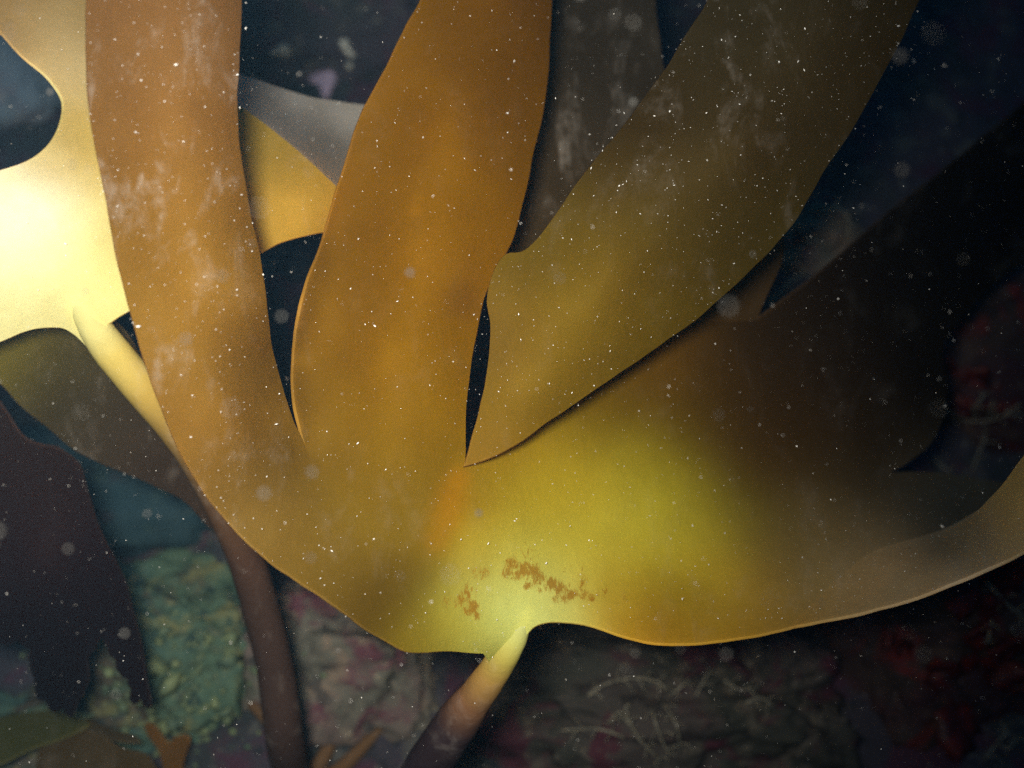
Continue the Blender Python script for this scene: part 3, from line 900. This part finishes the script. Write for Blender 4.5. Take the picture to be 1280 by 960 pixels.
filament(1180, 580, [[(1168, 572), (1180, 584), (1190, 592)], [(1215, 590), (1222, 570), (1232, 545), (1228, 535)]], 'short pale twig behind the fold of the lower lobe')
filament(1255, 745, [[(1220, 712), (1240, 735), (1262, 758), (1290, 778)], [(1240, 775), (1236, 795), (1232, 806)], [(1262, 722), (1275, 728), (1290, 732)]], 'pale straight stalks on the red crusted rock under the curled lip')
filament(1000, 330, [[(1010, 262), (1050, 262), (1062, 280), (1058, 300)], [(985, 330), (1000, 310), (1020, 300), (1035, 312)], [(960, 385), (975, 365), (990, 350), (1010, 340)]], 'tangled grey growth seen in the pointed gap beside the right strap', .0014)
filament(1250, 930, [[(1230, 950), (1245, 930), (1258, 915), (1250, 900)], [(1245, 930), (1262, 935), (1272, 920)]], 'small pale tuft at the bottom right corner of the rock')
filament(940, 850, [[(905, 850), (925, 862), (950, 858)], [(930, 880), (950, 872), (965, 882)], [(870, 870), (880, 850), (890, 835)]], 'faint grey threads below the brown rim of the lower lobe', .0008)


# ------------------------------------------------------------------ red leafy weeds on the right
def red_weed(px, py, n, size, label, seed):
    r = random.Random(seed)
    org = hit(px, py)[0]
    e = empty('red_weed', org, label, 'seaweed', 'red weeds on the right-hand rocks')
    for k in range(n):
        a = r.uniform(0, 2 * math.pi)
        L = size * r.uniform(.6, 1.2)
        w = L * r.uniform(.25, .45)
        dirv = (Vector((math.cos(a), -.45, math.sin(a) * .8 + .3))).normalized()
        side = dirv.cross(Vector((r.uniform(-.4, .4), -1, .2))).normalized()
        nn = dirv.cross(side)
        st_ = org + Vector((r.uniform(-.6, .6), r.uniform(-.1, .1), r.uniform(-.5, .5))) * size
        verts, faces = [], []
        S = 8
        for lay in (0, 1):
            for i in range(S + 1):
                t = i / S
                ww = w * math.sin(math.pi * min(.97, .12 + .85 * t))**.8 * (1 + .25 * math.sin(t * 17 + k))
                for j in range(5):
                    u = j / 2 - 1
                    verts.append(st_ + dirv * L * t + side * ww * u + nn * (.12 * L * math.sin(3 * t + u * 2 + k) - lay * .0012))
        m_ = (S + 1) * 5
        for i in range(S):
            for j in range(4):
                q = i * 5 + j
                faces.append((q, q + 1, q + 6, q + 5))
                faces.append((m_ + q + 5, m_ + q + 6, m_ + q + 1, m_ + q))
        ring = [i * 5 for i in range(S + 1)] + [S * 5 + j for j in range(1, 5)] + [i * 5 + 4 for i in range(S - 1, -1, -1)] + [3, 2, 1]
        for a_, b_ in zip(ring, ring[1:] + ring[:1]):
            faces.append((a_, b_, b_ + m_, a_ + m_))
        link_mesh('leaf', verts, faces, M_REDALGA, e)
    return e


red_weed(1232, 738, 5, .026, 'orange-red leafy weed just under the curled lip at right', 1)
red_weed(1205, 850, 6, .032, 'deep red leafy weed in the lower right on dark rock', 2)
red_weed(1120, 800, 3, .018, 'small dark red weed left of the larger red weeds', 3)
red_weed(1200, 480, 4, .020, 'dull red weed at right edge beside the dark strap', 4)
red_weed(1255, 790, 3, .02, 'small red weed at the right frame edge near straight stalks', 5)


# ------------------------------------------------------------------ loose shell gravel on the pale rocks (too many to count)
def gravel():
    verts, faces = [], []
    t = (1 + 5**.5) / 2
    for k in range(380):
        px, py = rng.normal(215, 70), rng.normal(860, 65)
        h = hit(px, py)
        if h is None:
            continue
        s = float(rng.gamma(1.6, .0011)) + .0006
        bmv = [Vector(v) for v in ((1, 0, 0), (-1, 0, 0), (0, 1, 0), (0, -1, 0), (0, 0, 1), (0, 0, -1), (.6, .6, .55), (-.6, .6, .5), (.6, -.6, .5), (-.6, -.6, .55))]
        rot = Matrix.Rotation(rng.uniform(0, 6.28), 3, Vector(rng.normal(0, 1, 3)))
        sc = Vector((s * rng.uniform(.7, 1.5), s * rng.uniform(.7, 1.3), s * rng.uniform(.5, 1)))
        b0 = len(verts)
        for v in bmv[:6]:
            w = rot @ Vector((v.x * sc.x, v.y * sc.y, v.z * sc.z))
            verts.append(h[0] + h[1] * s * .3 + w)
        for f in ((0, 2, 4), (2, 1, 4), (1, 3, 4), (3, 0, 4), (2, 0, 5), (1, 2, 5), (3, 1, 5), (0, 3, 5)):
            faces.append(tuple(b0 + i for i in f))
    o = link_mesh('shell_gravel', verts, faces, M_GRAVEL)
    tag(o, 'pale shell gravel and grit scattered over the rocks', 'gravel', kind='stuff')


gravel()


# ------------------------------------------------------------------ marine snow: specks drifting in the water and settled on the blades
def snow():
    verts, faces = [], []

    V0, F0 = verts, faces
    nv_, nf_ = [], []          # flecks close to the lens

    def speck(p, s, el=1.0, near=False):
        verts, faces = (nv_, nf_) if near else (V0, F0)
        ax = Vector(rng.normal(0, 1, 3)).normalized()
        u = ax.orthogonal().normalized()
        v = ax.cross(u)
        b0 = len(verts)
        for w in (u, v, -u, -v):
            verts.append(p + w * s * rng.uniform(.6, 1.2))
        verts.append(p + ax * s * el)
        verts.append(p - ax * s * el)
        for i in range(4):
            faces.append((b0 + i, b0 + (i + 1) % 4, b0 + 4))
            faces.append((b0 + (i + 1) % 4, b0 + i, b0 + 5))
    for p, n in SNOW_SITES:
        s = .00007 + float(rng.gamma(.9, .00006))
        speck(p + n * (.0002 + abs(rng.normal(0, .0012))), min(s, .00050), rng.uniform(1, 2.6))
    for k in range(2200):
        px, py = rng.uniform(-40, 1320), rng.uniform(-40, 1000)
        d = rng.uniform(.30, .62)
        speck(P(px, py, d), (.00007 + min(.0004, float(rng.gamma(.9, .00006)))) * d / .4, rng.uniform(1, 2.2))
    for k in range(45):          # close to the lens: these blur into soft discs
        px, py = rng.uniform(-60, 1340), rng.uniform(-60, 1020)
        d = rng.uniform(.17, .30)
        speck(P(px, py, d), .0003 + min(.0007, float(rng.gamma(1.4, .00022))), rng.uniform(1, 1.5), True)
    # the large blurred flecks that stand out
    for px, py, d, s in [(1125, 70, .205, .00095), (1128, 212, .21, .00085), (278, 346, .22, .0007), (232, 424, .22, .0007), (390, 590, .22, .0008), (330, 617, .21, .0008), (1155, 818, .2, .0008), (1136, 790, .2, .0006),
                         (352, 395, .22, .0006), (700, 348, .23, .0006), (1274, 788, .2, .0009), (908, 818, .22, .0007), (85, 686, .23, .0006), (156, 792, .24, .0006), (1075, 1, .2, .0006), (792, 28, .2, .0006), (388, 697, .23, .0006), (500, 720, .24, .0005)]:
        speck(P(px, py, d), s * 1.15, 1.1, True)
    o = link_mesh('marine_snow', verts, faces, M_SNOW, smooth=False)
    tag(o, 'white specks of marine snow drifting in the water and settled on blades', 'marine snow', kind='stuff')
    o = link_mesh('drifting_fleck', nv_, nf_, M_FLECK)
    tag(o, 'soft blurred flecks drifting close in front of the lens', 'marine snow', kind='stuff')


snow()


# ------------------------------------------------------------------ the water itself
def water():
    lo, hi = Vector((-6.4, -3.4, -1.25)), Vector((6.4, 7.4, 1.95))
    v = [(x, y, z) for z in (lo.z, hi.z) for y in (lo.y, hi.y) for x in (lo.x, hi.x)]
    f = [(0, 2, 3, 1), (4, 5, 7, 6), (0, 1, 5, 4), (2, 6, 7, 3), (0, 4, 6, 2), (1, 3, 7, 5)]
    m, nt, b, out = new_mat('sea_water')
    nt.nodes.remove(b)
    pv = nd(nt, 'ShaderNodeVolumePrincipled')
    pv.inputs['Color'].default_value = (.30, .66, 1.0, 1)
    pv.inputs['Density'].default_value = .06
    pv.inputs['Anisotropy'].default_value = .5
    nt.links.new(pv.outputs[0], out.inputs['Volume'])
    o = link_mesh('haze', v, f, m, smooth=False)
    tag(o, 'blue-green sea water filling the scene', kind='stuff')


water()
